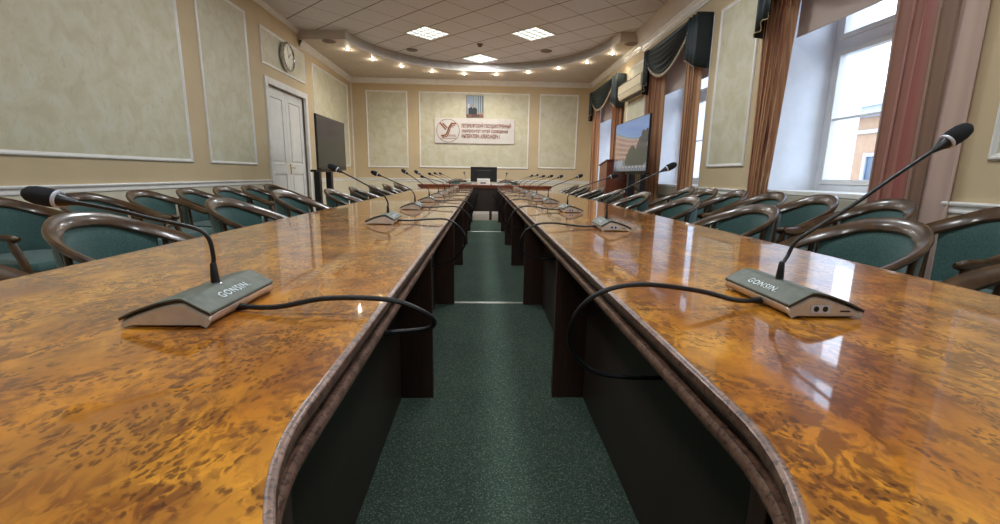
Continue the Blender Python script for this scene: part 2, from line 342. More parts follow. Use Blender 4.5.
dado([((XR-.011, y0, 0), (XR, y1, .87)) for y0, y1 in ((YF, WINS[0][0]), (WINS[0][1], WINS[1][0]), (WINS[1][1], WINS[2][0]), (WINS[2][1], WINS[3][0]), (WINS[3][1], YB))], n); n += 1
for nm, pth in (('baseboard_left', [(XL+.011, YF), (XL+.011, 7.43)]), ('baseboard_back', [(XL+.011, 9.22), (XL+.011, YB-.011), (XR-.011, YB-.011)]), ('baseboard_right', [(XR-.011, YB), (XR-.011, YF)])):
    bm = bmesh.new(); sweep(bm, pth, [(0, 0), (.018, 0), (.018, .09), (.008, .11), (0, .11)], XY, side=-1); struct(mesh_obj(nm, bm, 'white'))
# wall panels : moulded frame + wallpaper field
def panel(plane, a0, a1, z0, z1):
    global n
    fm = {'L': lambda a, b, h: (XL+h, a, b), 'R': lambda a, b, h: (XR-h, a, b), 'B': lambda a, b, h: (a, YB-h, b)}[plane]
    bm = bmesh.new(); sweep(bm, [(a0, z0), (a1, z0), (a1, z1), (a0, z1)], [(0, 0), (0, .010), (.010, .020), (.020, .020), (.026, .012), (.036, .010), (.042, 0)], fm, closed=True, side=1)
    o = struct(mesh_obj('trim_%d' % n, bm, 'white')); n += 1
    bm = bmesh.new(); extrude_poly(bm, [(a0+.03, z0+.03), (a1-.03, z0+.03), (a1-.03, z1-.03), (a0+.03, z1-.03)], fm, .0, .005)
    mesh_obj('wallpaper_field', bm, 'paper', o)
for a in (('L', -2.6, 1.2, 1.13, 3.3), ('L', 1.6, 5.50, 1.13, 3.3), ('L', 5.85, 7.02, 1.13, 3.26), ('L', 7.43, 9.15, 2.67, 3.23), ('L', 9.53, 11.86, 1.19, 3.16),
          ('B', -3.03, -1.97, 1.185, 3.12), ('B', -1.68, 1.20, 1.205, 3.12), ('B', 1.46, 2.48, 1.225, 3.12),
          ('R', 8.15, 9.15, 1.18, 3.10), ('R', 4.88, 5.70, 1.18, 3.02), ('R', 1.45, 2.47, 1.17, 3.02)): panel(*a)
# lower framed fields on the right dado
for a0, a1 in ((1.35, 2.45), (4.75, 5.6), (8.0, 9.2)):
    fm = lambda a, b, h: (XR-.011-h, a, b); bm = bmesh.new(); sweep(bm, [(a0, .18), (a1, .18), (a1, .80), (a0, .80)], [(0, 0), (0, .008), (.01, .014), (.024, .008), (.03, 0)], fm, closed=True, side=1); struct(mesh_obj('trim_%d' % n, bm, 'white')); n += 1
# corner bead at far left
struct(mesh_obj('trim_%d' % n, bx(((XL, YB-.03, 0), (XL+.03, YB, 3.28))), 'white')); n += 1

# double door
dr = thing('door_1', '', '', (XL, 8.325, 0)); del dr['label'], dr['category']; dr['kind'] = 'structure'
y0, y1, yt = -.875, .83, 2.50
mesh_obj('door_casing', bx(((-.02, y0, 0), (.03, y0+.10, yt)), ((-.02, y1-.10, 0), (.03, y1, yt)), ((-.02, y0+.10, yt-.10), (.03, y1-.10, yt))), 'white', dr, bevel=.008)
for sgn, (a, b) in ((-1, (y0+.105, -.024)), (1, (-.018, y1-.105))):
    parts = []; z0, z1 = .01, yt-.105; s0 = .11
    zs = ((z0, z0+.2), (1.02, 1.16), (z1-.14, z1))
    for (p, q) in zs: parts.append(((-.10, a+s0, p), (-.05, b-s0, q)))
    parts += [((-.10, a, z0), (-.05, a+s0, z1)), ((-.10, b-s0, z0), (-.05, b, z1)), ((-.09, a+s0, z0), (-.066, b-s0, z1))]
    dl = mesh_obj('door_leaf', bx(*parts), 'white', dr, bevel=.003)
    for (p, q) in ((z0+.2, 1.02), (1.16, z1-.14)):
        bm = bmesh.new(); sweep(bm, [(a+s0, p), (b-s0, p), (b-s0, q), (a+s0, q)], [(0, -.05), (.006, -.046), (.018, -.05), (.024, -.066)], lambda u, w_, h: (h, u, w_), closed=True, side=1); mesh_obj('panel_moulding', bm, 'white', dl)
        mesh_obj('raised_field', bx(((-.066, a+s0+.06, p+.06), (-.056, b-s0-.06, q-.06))), 'white', dl, bevel=.006)
bm = bx(((-.05, .0, 1.0), (-.044, .04, 1.18))); tube(bm, [(-.05, .02, 1.11), (-.0, .02, 1.11), (.0, .10, 1.105)], .008, 8); mesh_obj('door_handle', bm, 'brass', dr)

# ------------------------------------------------------------------ ceiling fittings
def panel_light(x, y, label, on=True):
    t = thing('ceiling_light', label, 'ceiling light', (x, y, ZC), PI/4, 'square louvre ceiling lights')
    h = .298; bm = bx(((-h, -h, -.012), (h, -h+.018, .0)), ((-h, h-.018, -.012), (h, h, 0)), ((-h, -h+.018, -.012), (-h+.018, h-.018, 0)), ((h-.018, -h+.018, -.012), (h, h-.018, 0)))
    mesh_obj('frame', bm, 'white', t)
    bl = []
    for j in range(1, 4): o = -h+.018+j*(2*h-.036)/4; bl += [((o-.009, -h+.02, -.011), (o+.009, h-.02, -.004)), ((-h+.02, o-.009, -.0112), (h-.02, o+.009, -.0042))]
    for j in range(0, 12): o = -h+.03+j*(2*h-.06)/11; bl += [((-h+.02, o-.002, -.0095), (h-.02, o+.002, -.0045))]
    mesh_obj('louvre', bx(*bl), 'chrome', t)
    mesh_obj('diffuser', bx(((-h+.018, -h+.018, -.003), (h-.018, h-.018, -.001))), 'lamp', t)
    ld = bpy.data.lights.new('tube_light', 'AREA'); ld.shape = 'SQUARE'; ld.size = .54; ld.energy = 30; ld.color = (.88, .95, 1)
    lo = bpy.data.objects.new('tube_light', ld); COL.objects.link(lo); lo.parent = t; lo.location = (0, 0, -.02)
panel_light(-1.035, 8.88, 'square louvre ceiling light, left of the two nearer ones in view')
panel_light(.89, 8.74, 'square louvre ceiling light, right of the two nearer ones in view')
panel_light(-.085, 10.62, 'square louvre ceiling light farthest away, close to the curved soffit')
for x, y in ((-1.2, 5.0), (1.05, 5.0), (-1.2, 1.4), (1.05, 1.4), (-.1, -1.6)):
    panel_light(x, y, 'square louvre ceiling light above the near part of the tables')
SP = [(-2.674, 9.528), (-2.372, 10.27), (-1.861, 10.838), (-1.224, 11.262), (-.48, 11.443), (.287, 11.409), (1.028, 11.113), (1.668, 10.642), (2.175, 10.044), (2.507, 9.296)]
ordn = ['first', 'second', 'third', 'fourth', 'fifth', 'sixth', 'seventh', 'eighth', 'ninth', 'tenth']
def ring_bm(): bm = bmesh.new(); lathe(bm, [(.058, 0), (.058, -.004), (.05, -.009), (.036, -.006), (.034, .0)], 'z', 20); return bm
first = None
for i, (x, y) in enumerate(SP):
    lab = 'small lit recessed spotlight in the curved soffit, %s from the left' % ordn[i]
    if first is None:
        first = thing('recessed_spotlight', lab, 'spotlight', (x, y, 3.412), 0, 'lit spotlights of the curved soffit')
        mesh_obj('trim_ring', ring_bm(), 'chrome', first, smooth=True)
        bm = bmesh.new(); lathe(bm, [(.004, -.012), (.022, -.012), (.03, -.005), (.03, -.001)], 'z', 16); mesh_obj('bulb', bm, 'bulb', first, smooth=True)
        ld = bpy.data.lights.new('spot_light', 'SPOT'); ld.energy = 12; ld.spot_size = 2.3; ld.spot_blend = .6; ld.color = (1, .86, .66); ld.shadow_soft_size = .03
        lo = bpy.data.objects.new('spot_light', ld); COL.objects.link(lo); lo.parent = first; lo.location = (0, 0, -.03)
        ld = bpy.data.lights.new('bulb_glow', 'POINT'); ld.energy = 1.2; ld.color = (1, .86, .66); ld.shadow_soft_size = .02
        lo = bpy.data.objects.new('bulb_glow', ld); COL.objects.link(lo); lo.parent = first; lo.location = (0, 0, -.06)
    else: copy_tree(first, (x, y, 3.412), 0, lab)
for (x, y, z, lab) in ((-2.86, 8.99, 3.412, 'unlit brown recessed fitting at the left end of the soffit'), (2.66, 8.62, 3.412, 'unlit brown recessed fitting at the right end of the soffit')):
    t = thing('recessed_fitting', lab, 'recessed fitting', (x, y, z)); bm = bmesh.new(); lathe(bm, [(.125, 0), (.125, -.006), (.11, -.012), (.085, -.006), (.08, 0)], 'z', 28); mesh_obj('rim', bm, 'brownmetal', t, smooth=True)
    bm = bmesh.new(); lathe(bm, [(.082, -.001), (.082, -.004), (.01, -.005)], 'z', 24); mesh_obj('insert', bm, 'grille', t)
for (x, y, lab) in ((-1.5, 10.05, 'round ceiling speaker left of the farthest louvre light'), (1.28, 9.86, 'round ceiling speaker right of the farthest louvre light')):
    t = thing('ceiling_speaker', lab, 'speaker', (x, y, ZC)); bm = bmesh.new(); lathe(bm, [(.12, 0), (.12, -.008), (.108, -.012), (.105, 0)], 'z', 28); mesh_obj('rim', bm, 'grille', t, smooth=True)
    bm = bmesh.new(); lathe(bm, [(.105, -.002), (.105, -.006), (.02, -.012)], 'z', 24); mesh_obj('grille', bm, 'grille', t, smooth=True)
t = thing('smoke_detector', 'small beige smoke detector between the louvre ceiling lights', 'smoke detector', (-.085, 9.5, ZC))
bm = bmesh.new(); lathe(bm, [(.06, 0), (.06, -.015), (.05, -.022), (.05, 0)], 'z', 20); mesh_obj('base', bm, 'brownmetal', t, smooth=True)
bm = bmesh.new(); lathe(bm, [(.035, -.022), (.04, -.045), (.028, -.055), (.01, -.057)], 'z', 20); mesh_obj('sensor', bm, 'brownmetal', t, smooth=True)

# ------------------------------------------------------------------ tables
IX0, IX1, NY = -.227, .337, .545       # aisle edges, centre of the rounded near end
cxm, rx, ry = (IX0+IX1)/2, (IX1-IX0)/2, .36
TE = 10.5
def wing(side):
    xo = -1.29 if side < 0 else 1.40; xi = IX0 if side < 0 else IX1
    root = thing('conference_table', ('long orange burl-wood conference table on the left of the aisle' if side < 0 else 'long orange burl-wood conference table on the window side of the aisle'), 'table', ((xo+xi)/2, 5, .0102), 0, 'long burl conference tables')
    ox, oy = root.location.x, 5
    inner = [(cxm, NY-ry)]+[(cxm+side*rx*math.sin(t), NY-ry*math.cos(t)) for t in [PI/2*j/14 for j in range(1, 15)]]+[(xi, y_) for y_ in (.8, 1.4, 2.2, 3.4, 5, 7, 9, TE)]
    ro = .5; outer = [(xo, TE), (xo, -.5)]+[(xo-side*ro*(1-math.cos(t)), -.5-ro*math.sin(t)) for t in [PI/2*j/8 for j in range(1, 9)]]+[(cxm, -1.0)]
    loc = lambda a, b, h: (a-ox, b-oy, max(0, h-.0102))
    def off(path, d, sd):
        bm = bmesh.new(); sweep(bm, path, [(d, 0)]*2, XY, side=sd); r = [tuple(v.co[:2]) for v in bm.verts][::2]; bm.free(); return r
    sd = 1 if side < 0 else -1     # inner path travels +y: material lies to the left for the left wing
    ip = off(inner, .006, sd); op = off(outer, .006, sd)
    bm = bmesh.new(); extrude_poly(bm, ip+op, loc, .724, TZ); 
    bmesh.ops.triangulate(bm, faces=[f for f in bm.faces if len(f.verts) > 4])
    mesh_obj('tabletop', bm, 'burl', root)
    for nm, pth in (('inner', inner), ('outer', outer)):
        bm = bmesh.new(); sweep(bm, pth, [(.008, .7504), (.002, .7498), (-.002, .746), (-.003, .738), (0, .727), (.006, .722), (.02, .722)], loc, side=sd)
        mesh_obj('edge_band', bm, 'edge', root, smooth=True)
        bm = bmesh.new(); sweep(bm, pth, [(.019, .723), (.019, .699)], loc, side=sd); mesh_obj('groove', bm, 'groove', root)
        bm = bmesh.new(); sweep(bm, pth, [(.02, .700), (.006, .700), (.001, .695), (0, .687), (.003, .679), (.008, .675), (.16, .675), (.16, .70)], loc, side=sd)
        mesh_obj('lower_moulding', bm, 'edge', root, smooth=True)
    pi = off(inner[6:], .148, sd); pj_ = off(inner[6:], .168, sd)
    bm = bmesh.new(); extrude_poly(bm, pi+pj_[::-1], loc, 0, .674); bmesh.ops.triangulate(bm, faces=[f for f in bm.faces if len(f.verts) > 4]); mesh_obj('modesty_panel', bm, 'dark_wood', root)
    a_, b_ = sorted((xi+side*-.001, xi+side*.147))
    for y_ in (.46, 1.975, 3.53, 5.13, 6.71, 8.30, 9.88):
        lg = mesh_obj('leg', bx(((a_-ox, y_-.012-oy, 0), (b_-ox, y_+.022-oy, .674))), 'leg_wood', root, bevel=.002)
    xb = xo-side*.35
    mesh_obj('rear_panel', bx(((xb-.01-ox, -.5-oy, 0), (xb+.01-ox, TE-.1-oy, .674))), 'dark_wood', root)
    return root
wing(-1); wing(1)
hd = thing('head_table', 'red-brown wooden head table closing the far end of the aisle', 'table', (.05, 11.0, 0))
bm = bmesh.new(); extrude_poly(bm, [(-1.56, -.48), (1.56, -.48), (1.56, .25), (1.1, .42), (-1.1, .42), (-1.56, .25)], XY, .775, .805); mesh_obj('tabletop', bm, 'red_wood', hd, bevel=.004)
bm = bmesh.new(); extrude_poly(bm, [(-1.54, -.465), (1.54, -.465), (1.54, .24), (1.08, .40), (-1.08, .40), (-1.54, .24)], XY, .735, .775); mesh_obj('edge_band', bm, 'red_wood', hd)
mesh_obj('front_panel', bx(((-1.5, -.44, .2), (1.5, -.42, .735))), 'dark_wood', hd)
for x in (-1.45, -.45, .13, .6, 1.45): mesh_obj('leg', bx(((x-.03, -.44, 0), (x+.03, -.39, .2 if abs(x) < 1 else .735))), 'leg_wood', hd)
for x in (-1.45, 1.45): mesh_obj('leg', bx(((x-.03, .1, 0), (x+.03, .16, .735))), 'leg_wood', hd)

# carpet and metal strips
tag(mesh_obj('carpet', bx(((-2.4, -3.2, 0), (2.1, 10.35, .010))), 'carpet'), 'dark green speckled carpet lying between the two long tables', 'carpet')
for y_, lab in ((3.57, 'nearer metal carpet strip crossing the green aisle carpet'), (8.25, 'farther metal carpet strip crossing the green aisle carpet')):
    bm = bmesh.new(); extrude_poly(bm, [(y_-.022, .0103), (y_-.015, .014), (y_+.015, .014), (y_+.022, .0103)], lambda a, b, h: (h, a, b), -.37, .47)
    tag(mesh_obj('threshold_strip', bm, 'strip'), lab, 'floor strip', 'metal carpet strips')

# ------------------------------------------------------------------ microphones
def smooth_prof(pts, n_=6): return [(p.x, p.z) for p in catmull([(a, 0, b) for a, b in pts], n_)]
top_curve = smooth_prof([(.081, .017), (.052, .031), (.008, .047), (-.024, .0545), (-.040, .0555), (-.052, .050), (-.074, .0375), (-.088, .030), (-.091, .0275)], 4)
proto_parts = {}
def mic_base(t):
    H = .131
    if not proto_parts:
        low = [(a, b-.0035) for a, b in top_curve]
        bm = bmesh.new(); poly = [(.058, 0), (.073, .006)]+low+[(-.090, .016), (-.083, .006), (-.070, 0)]
        rows = []
        for yy, ins in ((-H, .010), (-H+.008, .002), (-H+.02, 0), (H-.02, 0), (H-.008, .002), (H, .010)):
            rows.append([bm.verts.new((a*(1-ins*1.5), yy, max(0, b-ins*.8)+(ins*.6 if b < .001 else 0))) for a, b in poly])
        for A, B in zip(rows, rows[1:]):
            for j in range(len(poly)): bm.faces.new((A[j], A[(j+1) % len(poly)], B[(j+1) % len(poly)], B[j]))
        bm.faces.new(rows[0][::-1]); bm.faces.new(rows[-1]); proto_parts['housing'] = (bm, 'silver')
        bm = bmesh.new(); up = [(a*1.0, b+.003) for a, b in top_curve]; dn = [(a*1.0, b-.0005) for a, b in top_curve]
        extrude_poly(bm, up+dn[::-1], lambda a, b, h: (a, h, b), -H-.001, H+.001); proto_parts['top_cover'] = (bm, 'greycover')
        bm = bmesh.new(); up = [(a*1.0, b-.0005) for a, b in top_curve]; dn = [(a*.995, b-.0036) for a, b in top_curve]
        extrude_poly(bm, up+dn[::-1], lambda a, b, h: (a, h, b), -H+.0005, H-.0005); proto_parts['seam'] = (bm, 'black')
        bm = bmesh.new()
        for xx in (-.010, .010): lathe(bm, [(.0062, -H-.0028), (.0062, -H+.004)], 'y', 14, (xx-.02, 0, .022))
        proto_parts['jack_surround'] = (bx(((-.042, -H-.0022, .012), (.002, -H+.006, .030))), 'ring')
        proto_parts['headphone_jacks'] = (bm, 'black')
        proto_parts['card_slot'] = (bx(((.026, -H-.0012, .0155), (.048, -H+.006, .0185))), 'black')
        bm = bmesh.new(); lathe(bm, [(.013, .052), (.013, .058), (.009, .060), (.006, .06)], 'z', 18, (-.030, 0, 0)); proto_parts['socket'] = (bm, 'chrome')
        bm = bmesh.new(); lathe(bm, [(.0045, .0), (.0045, .0015), (.003, .002)], 'z', 14, (.0, 0, 0)); 
        for nm, (b_, mt) in list(proto_parts.items()):
            o = mesh_obj(nm, b_, mt, t, smooth=(nm not in ('seam',)), bevel=.0012 if nm in ('top_cover',) else 0)
            proto_parts[nm] = o
        sl = math.atan2(.0125, .022)
        mat = Matrix.Translation((-.0690, 0, .0436)) @ Matrix(((0, math.cos(sl), -math.sin(sl)), (-1, 0, 0), (0, math.sin(sl), math.cos(sl)))).to_4x4()
        o = text_obj('lettering', 'GONSIN.', .112, .017, 'lettering', proto_parts['top_cover'], mat, .0012, .0, 1.18); proto_parts['_txt'] = o
        o.location = (0, 0, 0)
    else:
        tc = None
        for nm, o in proto_parts.items():
            if nm == '_txt': continue
            c = o.copy(); COL.objects.link(c); c.parent = t
            if nm == 'top_cover': tc = c
        c = proto_parts['_txt'].copy(); COL.objects.link(c); c.parent = tc
def mic(loc, rz, label, stem, cable, group):
    t = thing('conference_microphone', label, 'microphone', loc, rz, group); mic_base(t)
    # flexible stem: root, sleeve, bend, straight rod, head
    P = [Vector(p) for p in stem]; d = (P[-1]-P[-2]).normalized()
    bm = bmesh.new(); r0 = P[0]; tube(bm, [r0, r0+Vector((.0005, 0, .020)), r0+Vector((.001, 0, .045)), r0+Vector((.0015, 0, .048))], [.0095, .0082, .0065, .0045], 12); mesh_obj('sleeve', bm, 'rubber', t, smooth=True)
    pts = catmull([r0+Vector((.0015, 0, .04))]+P[1:], 8); bm = bmesh.new(); tube(bm, pts, [.0046]*len(pts), 10); mesh_obj('gooseneck', bm, 'black', t, smooth=True)
    e = P[-1]; bm = bmesh.new(); tube(bm, [e-d*.004, e+d*.012, e+d*.030, e+d*.034], [.005, .009, .0145, .014], 16); mesh_obj('microphone_head', bm, 'black', t, smooth=True)
    bm = bmesh.new(); tube(bm, [e+d*.030, e+d*.031, e+d*.036, e+d*.037], [.0165, .0180, .0180, .0165], 20); mesh_obj('light_ring', bm, 'ring', t, smooth=True)
    bm = bmesh.new(); tube(bm, [e+d*x for x in (.036, .039, .051, .071, .085, .093, .0965)], [.0165, .0185, .0195, .0188, .0155, .009, .002], 20); mesh_obj('windscreen', bm, 'foam', t, smooth=True)
    pts = catmull(cable, 8); bm = bmesh.new(); tube(bm, pts, .0058, 8)
    c = mesh_obj('cable', bm, 'rubber', t, smooth=True)
    bm = bmesh.new(); q = [Vector(p) for p in cable]; tube(bm, [q[0], q[0]+(q[1]-q[0]).normalized()*.03], [.0085, .0066], 10); mesh_obj('strain_relief', bm, 'rubber', c, smooth=True)
    return t
def cab(side, cx_, pts):          # world (X, Z[, dy]) -> local of a unit facing the seat
    return [((p[0]-cx_)*(side), (p[2] if len(p) > 2 else 0)*(side), p[1]-TZ) for p in pts]
def stm(pts): return [(a, (c_ if c_ else 0), b) for a, b, c_ in pts]
LC, RC = -.613, .762
rk = random.Random(3)
# left row
lab_l = ['conference microphone nearest the camera on the left table, bent stem pointing left', 'second conference microphone from the camera on the left table', 'third conference microphone from the camera on the left table', 'fourth conference microphone from the camera on the left table', 'fifth conference microphone from the camera on the left table', 'sixth conference microphone from the camera on the left table', 'seventh conference microphone from the camera on the left table', 'eighth conference microphone from the camera on the left table', 'last conference microphone at the far end of the left table']
LY = [.976, 2.79, 3.90, 4.93, 5.96, 6.95, 7.93, 8.9, 9.85]
near_l = [(-.535, .760, -.02), (-.44, .764, -.035), (-.33, .784, -.035), (-.2, .781, -.035), (-.128, .755, -.035), (-.106, .727, -.02), (-.126, .703, .0), (-.20, .688, .02), (-.30, .674, .03), (-.374, .668, .03)]
std_l = [(-.535, .764), (-.44, .763), (-.33, .772), (-.22, .770), (-.14, .72), (-.108, .65), (-.125, .58, .05), (-.19, .50, .1), (-.29, .46, .12), (-.372, .45, .12)]
for i, y_ in enumerate(LY):
    if i == 0: stem = [(-.030, 0, .055), (-.031, 0, .118), (-.024, 0, .158), (.004, 0, .178), (.09, 0, .197), (.15, 0, .212), (.228, .01, .229)]; c = near_l
    elif i == 1: stem = [(-.030, 0, .055), (-.031, 0, .115), (-.012, 0, .158), (.03, 0, .188), (.13, 0, .245), (.235, 0, .298)]; c = std_l
    else:
        h = [.272, .288, .285, .235, .27, .28, .28][i-2]; r = [.25, .19, .20, .25, .25, .26, .25][i-2]
        stem = [(-.030, 0, .055), (-.031, 0, .105), (-.012, 0, .145), (.03, 0, .178), (r*.55, 0, .178+(h-.178)*.5), (r, rk.uniform(-.03, .03), h)]
        k_ = rk.uniform(.85, 1.1); c = [(p[0]-.0, TZ+(p[1]-TZ)*k_)+tuple(p[2:]) for p in std_l]
    mic((LC, y_, TZ), PI+rk.uniform(-.05, .05)*(i > 0), lab_l[i], stem, cab(-1, LC, c), 'gooseneck microphones along the left table')
lab_r = [s_.replace('left table', 'right table').replace('bent stem pointing left', 'long stem rising to the right') for s_ in lab_l]
RY = [1.05, 2.585, 3.82, 4.98, 6.05, 7.05, 8.02, 8.95, 9.9]
near_r = [(.672, .762, -.03), (.60, .768, -.05), (.50, .793, -.06), (.367, .807, -.06), (.274, .788, -.06), (.222, .735, -.05), (.212, .655, -.03), (.249, .592, -.01), (.312, .556, 0), (.43, .547, 0), (.478, .55, 0)]
std_r = [(.672, .762), (.56, .763), (.42, .778), (.32, .770), (.25, .73), (.222, .67), (.225, .62, .03), (.27, .575, .06), (.35, .55, .08), (.475, .55, .08)]
for i, y_ in enumerate(RY):
    cx_ = RC if i == 0 else .75
    if i == 0: stem = [(-.030, 0, .055), (-.010, .01, .115), (.004, .01, .148), (.035, .0, .180), (.12, -.01, .244), (.20, -.01, .306), (.290, -.01, .372)]; c = near_r
    elif i == 1: stem = [(-.030, 0, .055), (-.031, 0, .125), (-.02, 0, .17), (.03, 0, .21), (.14, 0, .268), (.268, 0, .334)]; c = std_r
    else:
        h = [.285, .278, .268, .27, .265, .28, .27][i-2]; r = [.29, .265, .24, .25, .25, .26, .25][i-2]
        stem = [(-.030, 0, .055), (-.031, 0, .11), (-.018, 0, .15), (.03, 0, .186), (r*.55, 0, .186+(h-.186)*.52), (r, rk.uniform(-.03, .03), h)]
        k_ = rk.uniform(.9, 1.5); c = [(p[0], TZ+(p[1]-TZ)*k_)+tuple(p[2:]) for p in std_r]
    mic((cx_, y_, TZ), rk.uniform(-.05, .05)*(i > 0), lab_r[i], stem, cab(1, cx_, c), 'gooseneck microphones along the right table')
for x, rz, lab in ((-.42, -PI/2+.3, 'small gooseneck microphone on the head table, left of the monitor'), (.53, -PI/2-.3, 'small gooseneck microphone on the head table, right of the monitor')):
    mic((x, 10.75, .805), rz+PI, lab, [(-.030, 0, .055), (-.031, 0, .115), (-.01, 0, .15), (.02, 0, .19), (.05, 0, .225)], [(-.08, 0, .012), (-.11, .02, .006), (-.13, .06, .005), (-.12, .12, .005)], 'microphones on the head table')

# ------------------------------------------------------------------ chairs
def make_chair():
    t = thing('armchair', '', 'chair', (0, 0, 0))
    def rp(s_):   # s in [-1,1]
        a = abs(s_); sg = 1 if s_ >= 0 else -1
        if a < .62:
            ph = a/.62*PI/2; y_ = .285*math.sin(ph)**.92 if ph > 0 else 0; x = -.285+.29*(1-math.cos(ph))**1.05
        else:
            q = (a-.62)/.38; y_ = .285-.018*q*q; x = .005+.215*q
        z = .793-.40*max(0, x+.285)
        z += .018*math.exp(-((x+.285)/.06)**2)-.0
        z = max(z, .615+.02*max(0, 1-(x-.1)*4))
        return Vector((x, sg*y_, z))
    N = 56; bm = bmesh.new(); rings = []; K = 12
    for i in range(N+1):
        s_ = -1+2*i/N; p = rp(s_); tg = (rp(min(1, s_+.01))-rp(max(-1, s_-.01))).normalized()
        outw = Vector((p.x+.02 if False else (p.x-.0), p.y, 0)); outw = Vector((min(0, p.x-.0)*1.0-.02, p.y*1.0, 0)).normalized()
        f = min(1, abs(s_)/.7); upw = (outw*(.50+.25*f)+Vector((0, 0, 1))*(.87-.45*f)); upw = (upw-tg*upw.dot(tg)).normalized(); oth = tg.cross(upw)
        wv = .037 if abs(s_) < .9 else .037*(1-.35*((abs(s_)-.9)/.1)**2); th = .017
        if i in (0, N): wv *= .6; th *= .6
        rings.append([bm.verts.new(p+upw*wv*math.cos(2*PI*j/K)+oth*th*math.copysign(abs(math.sin(2*PI*j/K))**.75, math.sin(2*PI*j/K))) for j in range(K)])
    for A, B in zip(rings, rings[1:]):
        for j in range(K): bm.faces.new((A[j], A[(j+1) % K], B[(j+1) % K], B[j]))
    bm.faces.new(rings[0][::-1]); bm.faces.new(rings[-1]); mesh_obj('arm_rail', bm, 'chair_wood', t, smooth=True)
    # curved upholstered back
    bm = bmesh.new(); G = []; SM = .43
    for i in range(21):
        s_ = -SM+2*SM*i/20; p = rp(s_); col_ = []
        inw = -Vector((min(0, p.x)-.02, p.y, 0)).normalized(); ztop = p.z-.012
        edge = 1-(abs(s_)/SM)**6
        for j in range(9):
            v = j/8; z = .455+(ztop-.455)*v; lean = .030*(1-v); b = .017*edge*(1-(2*v-1)**6)
            col_.append((p+inw*(.004+lean+b), p+inw*(-.008+lean-b*.4), z))
        G.append(col_)
    F = [[bm.verts.new((q[0].x, q[0].y, q[2])) for q in c] for c in G]; B = [[bm.verts.new((q[1].x, q[1].y, q[2])) for q in c] for c in G]
    for i in range(20):
        for j in range(8):
            bm.faces.new((F[i][j], F[i+1][j], F[i+1][j+1], F[i][j+1])); bm.faces.new((B[i][j], B[i][j+1], B[i+1][j+1], B[i+1][j]))
        bm.faces.new((F[i][0], B[i][0], B[i+1][0], F[i+1][0])); bm.faces.new((F[i][8], F[i+1][8], B[i+1][8], B[i][8]))
    for j in range(8):
        bm.faces.new((F[0][j], F[0][j+1], B[0][j+1], B[0][j])); bm.faces.new((F[20][j], B[20][j], B[20][j+1], F[20][j+1]))
    mesh_obj('backrest', bm, 'green', t, smooth=True)
    for sg in (-1, 1):
        p = rp(sg*.465); bm = bmesh.new(); tube(bm, catmull([(p.x+.02, p.y-sg*.006, .41), (p.x+.012, p.y, .6), (p.x, p.y, p.z-.005)], 5), .0135, 10); mesh_obj('back_post', bm, 'chair_wood', t, smooth=True)
        p = rp(sg*.94); bm = bmesh.new(); tube(bm, catmull([(.215, sg*.235, 0), (.222, sg*.245, .25), (.225, sg*.252, .42), (p.x-.02, p.y, p.z-.004)], 5), [.015]*6+[.02]*5+[.021]*4+[.016], 10); mesh_obj('leg', bm, 'chair_wood', t, smooth=True)
        bm = bmesh.new(); tube(bm, catmull([(-.285, sg*.20, 0), (-.245, sg*.195, .2), (-.225, sg*.19, .43)], 6), [.014]*6+[.019]*6+[.021], 10); mesh_obj('leg', bm, 'chair_wood', t, smooth=True)
    sh = [(.245, -.21), (.255, 0), (.245, .21), (.20, .255), (0, .262), (-.17, .235), (-.235, .15), (-.25, 0), (-.235, -.15), (-.17, -.235), (0, -.262), (.20, -.255)]
    bm = bmesh.new(); extrude_poly(bm, sh, XY, .385, .43); mesh_obj('seat_frame', bm, 'chair_wood', t, bevel=.008)
    bm = bmesh.new(); levels = [(.99, .43), (1.0, .45), (.96, .475), (.8, .488), (.4, .494)]; rows = [[bm.verts.new((a*s_, b*s_, z)) for a, b in sh] for s_, z in levels]
    for A, B in zip(rows, rows[1:]):
        for j in range(12): bm.faces.new((A[j], A[(j+1) % 12], B[(j+1) % 12], B[j]))
    bm.faces.new(rows[0][::-1]); bm.faces.new(rows[-1]); o = mesh_obj('seat', bm, 'green', t, smooth=True)
    return t
chair = make_chair(); used = [False]
def put(x, y, rz, label, group, sz=1.0, sy=1.0):
    if not used[0]:
        used[0] = True; chair.location = (x, y, .0102); chair.rotation_euler = (0, 0, rz); chair['label'] = label; chair['group'] = group; return chair
    return copy_tree(chair, (x, y, .0102), rz, label, group, sz, sy)
CH = .285
ords = ['nearest the camera', 'second from the camera', 'third from the camera', 'fourth from the camera', 'fifth from the camera', 'sixth from the camera', 'seventh from the camera', 'eighth from the camera', 'ninth from the camera']
gl_ = 'green armchairs along the left side of the left table'; gr_ = 'green armchairs along the window side of the right table'
for i, y_ in enumerate([1.17, 2.03, 3.10, 4.02, 5.28, 6.22, 7.25, 8.25, 9.25]):
    put(-1.78+CH, y_, rk.uniform(-.04, .04)-.02, 'green armchair with wooden arm rail pulled up to the left table, %s' % ords[i], gl_, (1.0, 1.005, 1.02, 1.045)[i] if i < 4 else 1.01)
for i, y_ in enumerate([1.12, 1.97, 2.96, 4.02, 5.20, 6.15, 7.15, 8.1, 9.1]):
    put(1.90-CH, y_, PI+rk.uniform(-.04, .04)+.02, 'green armchair with wooden arm rail pulled up to the right table, %s' % ords[i], gr_, 1.035)
for i, y_ in enumerate([2.92, 3.60, 4.25, 4.90, 5.53, 6.15, 6.76]):
    put(-3.14+CH, y_, rk.uniform(-.06, .06)-.03, 'green armchair in the row against the left wall, %s' % ords[i], 'green armchairs against the left wall', 1.01)
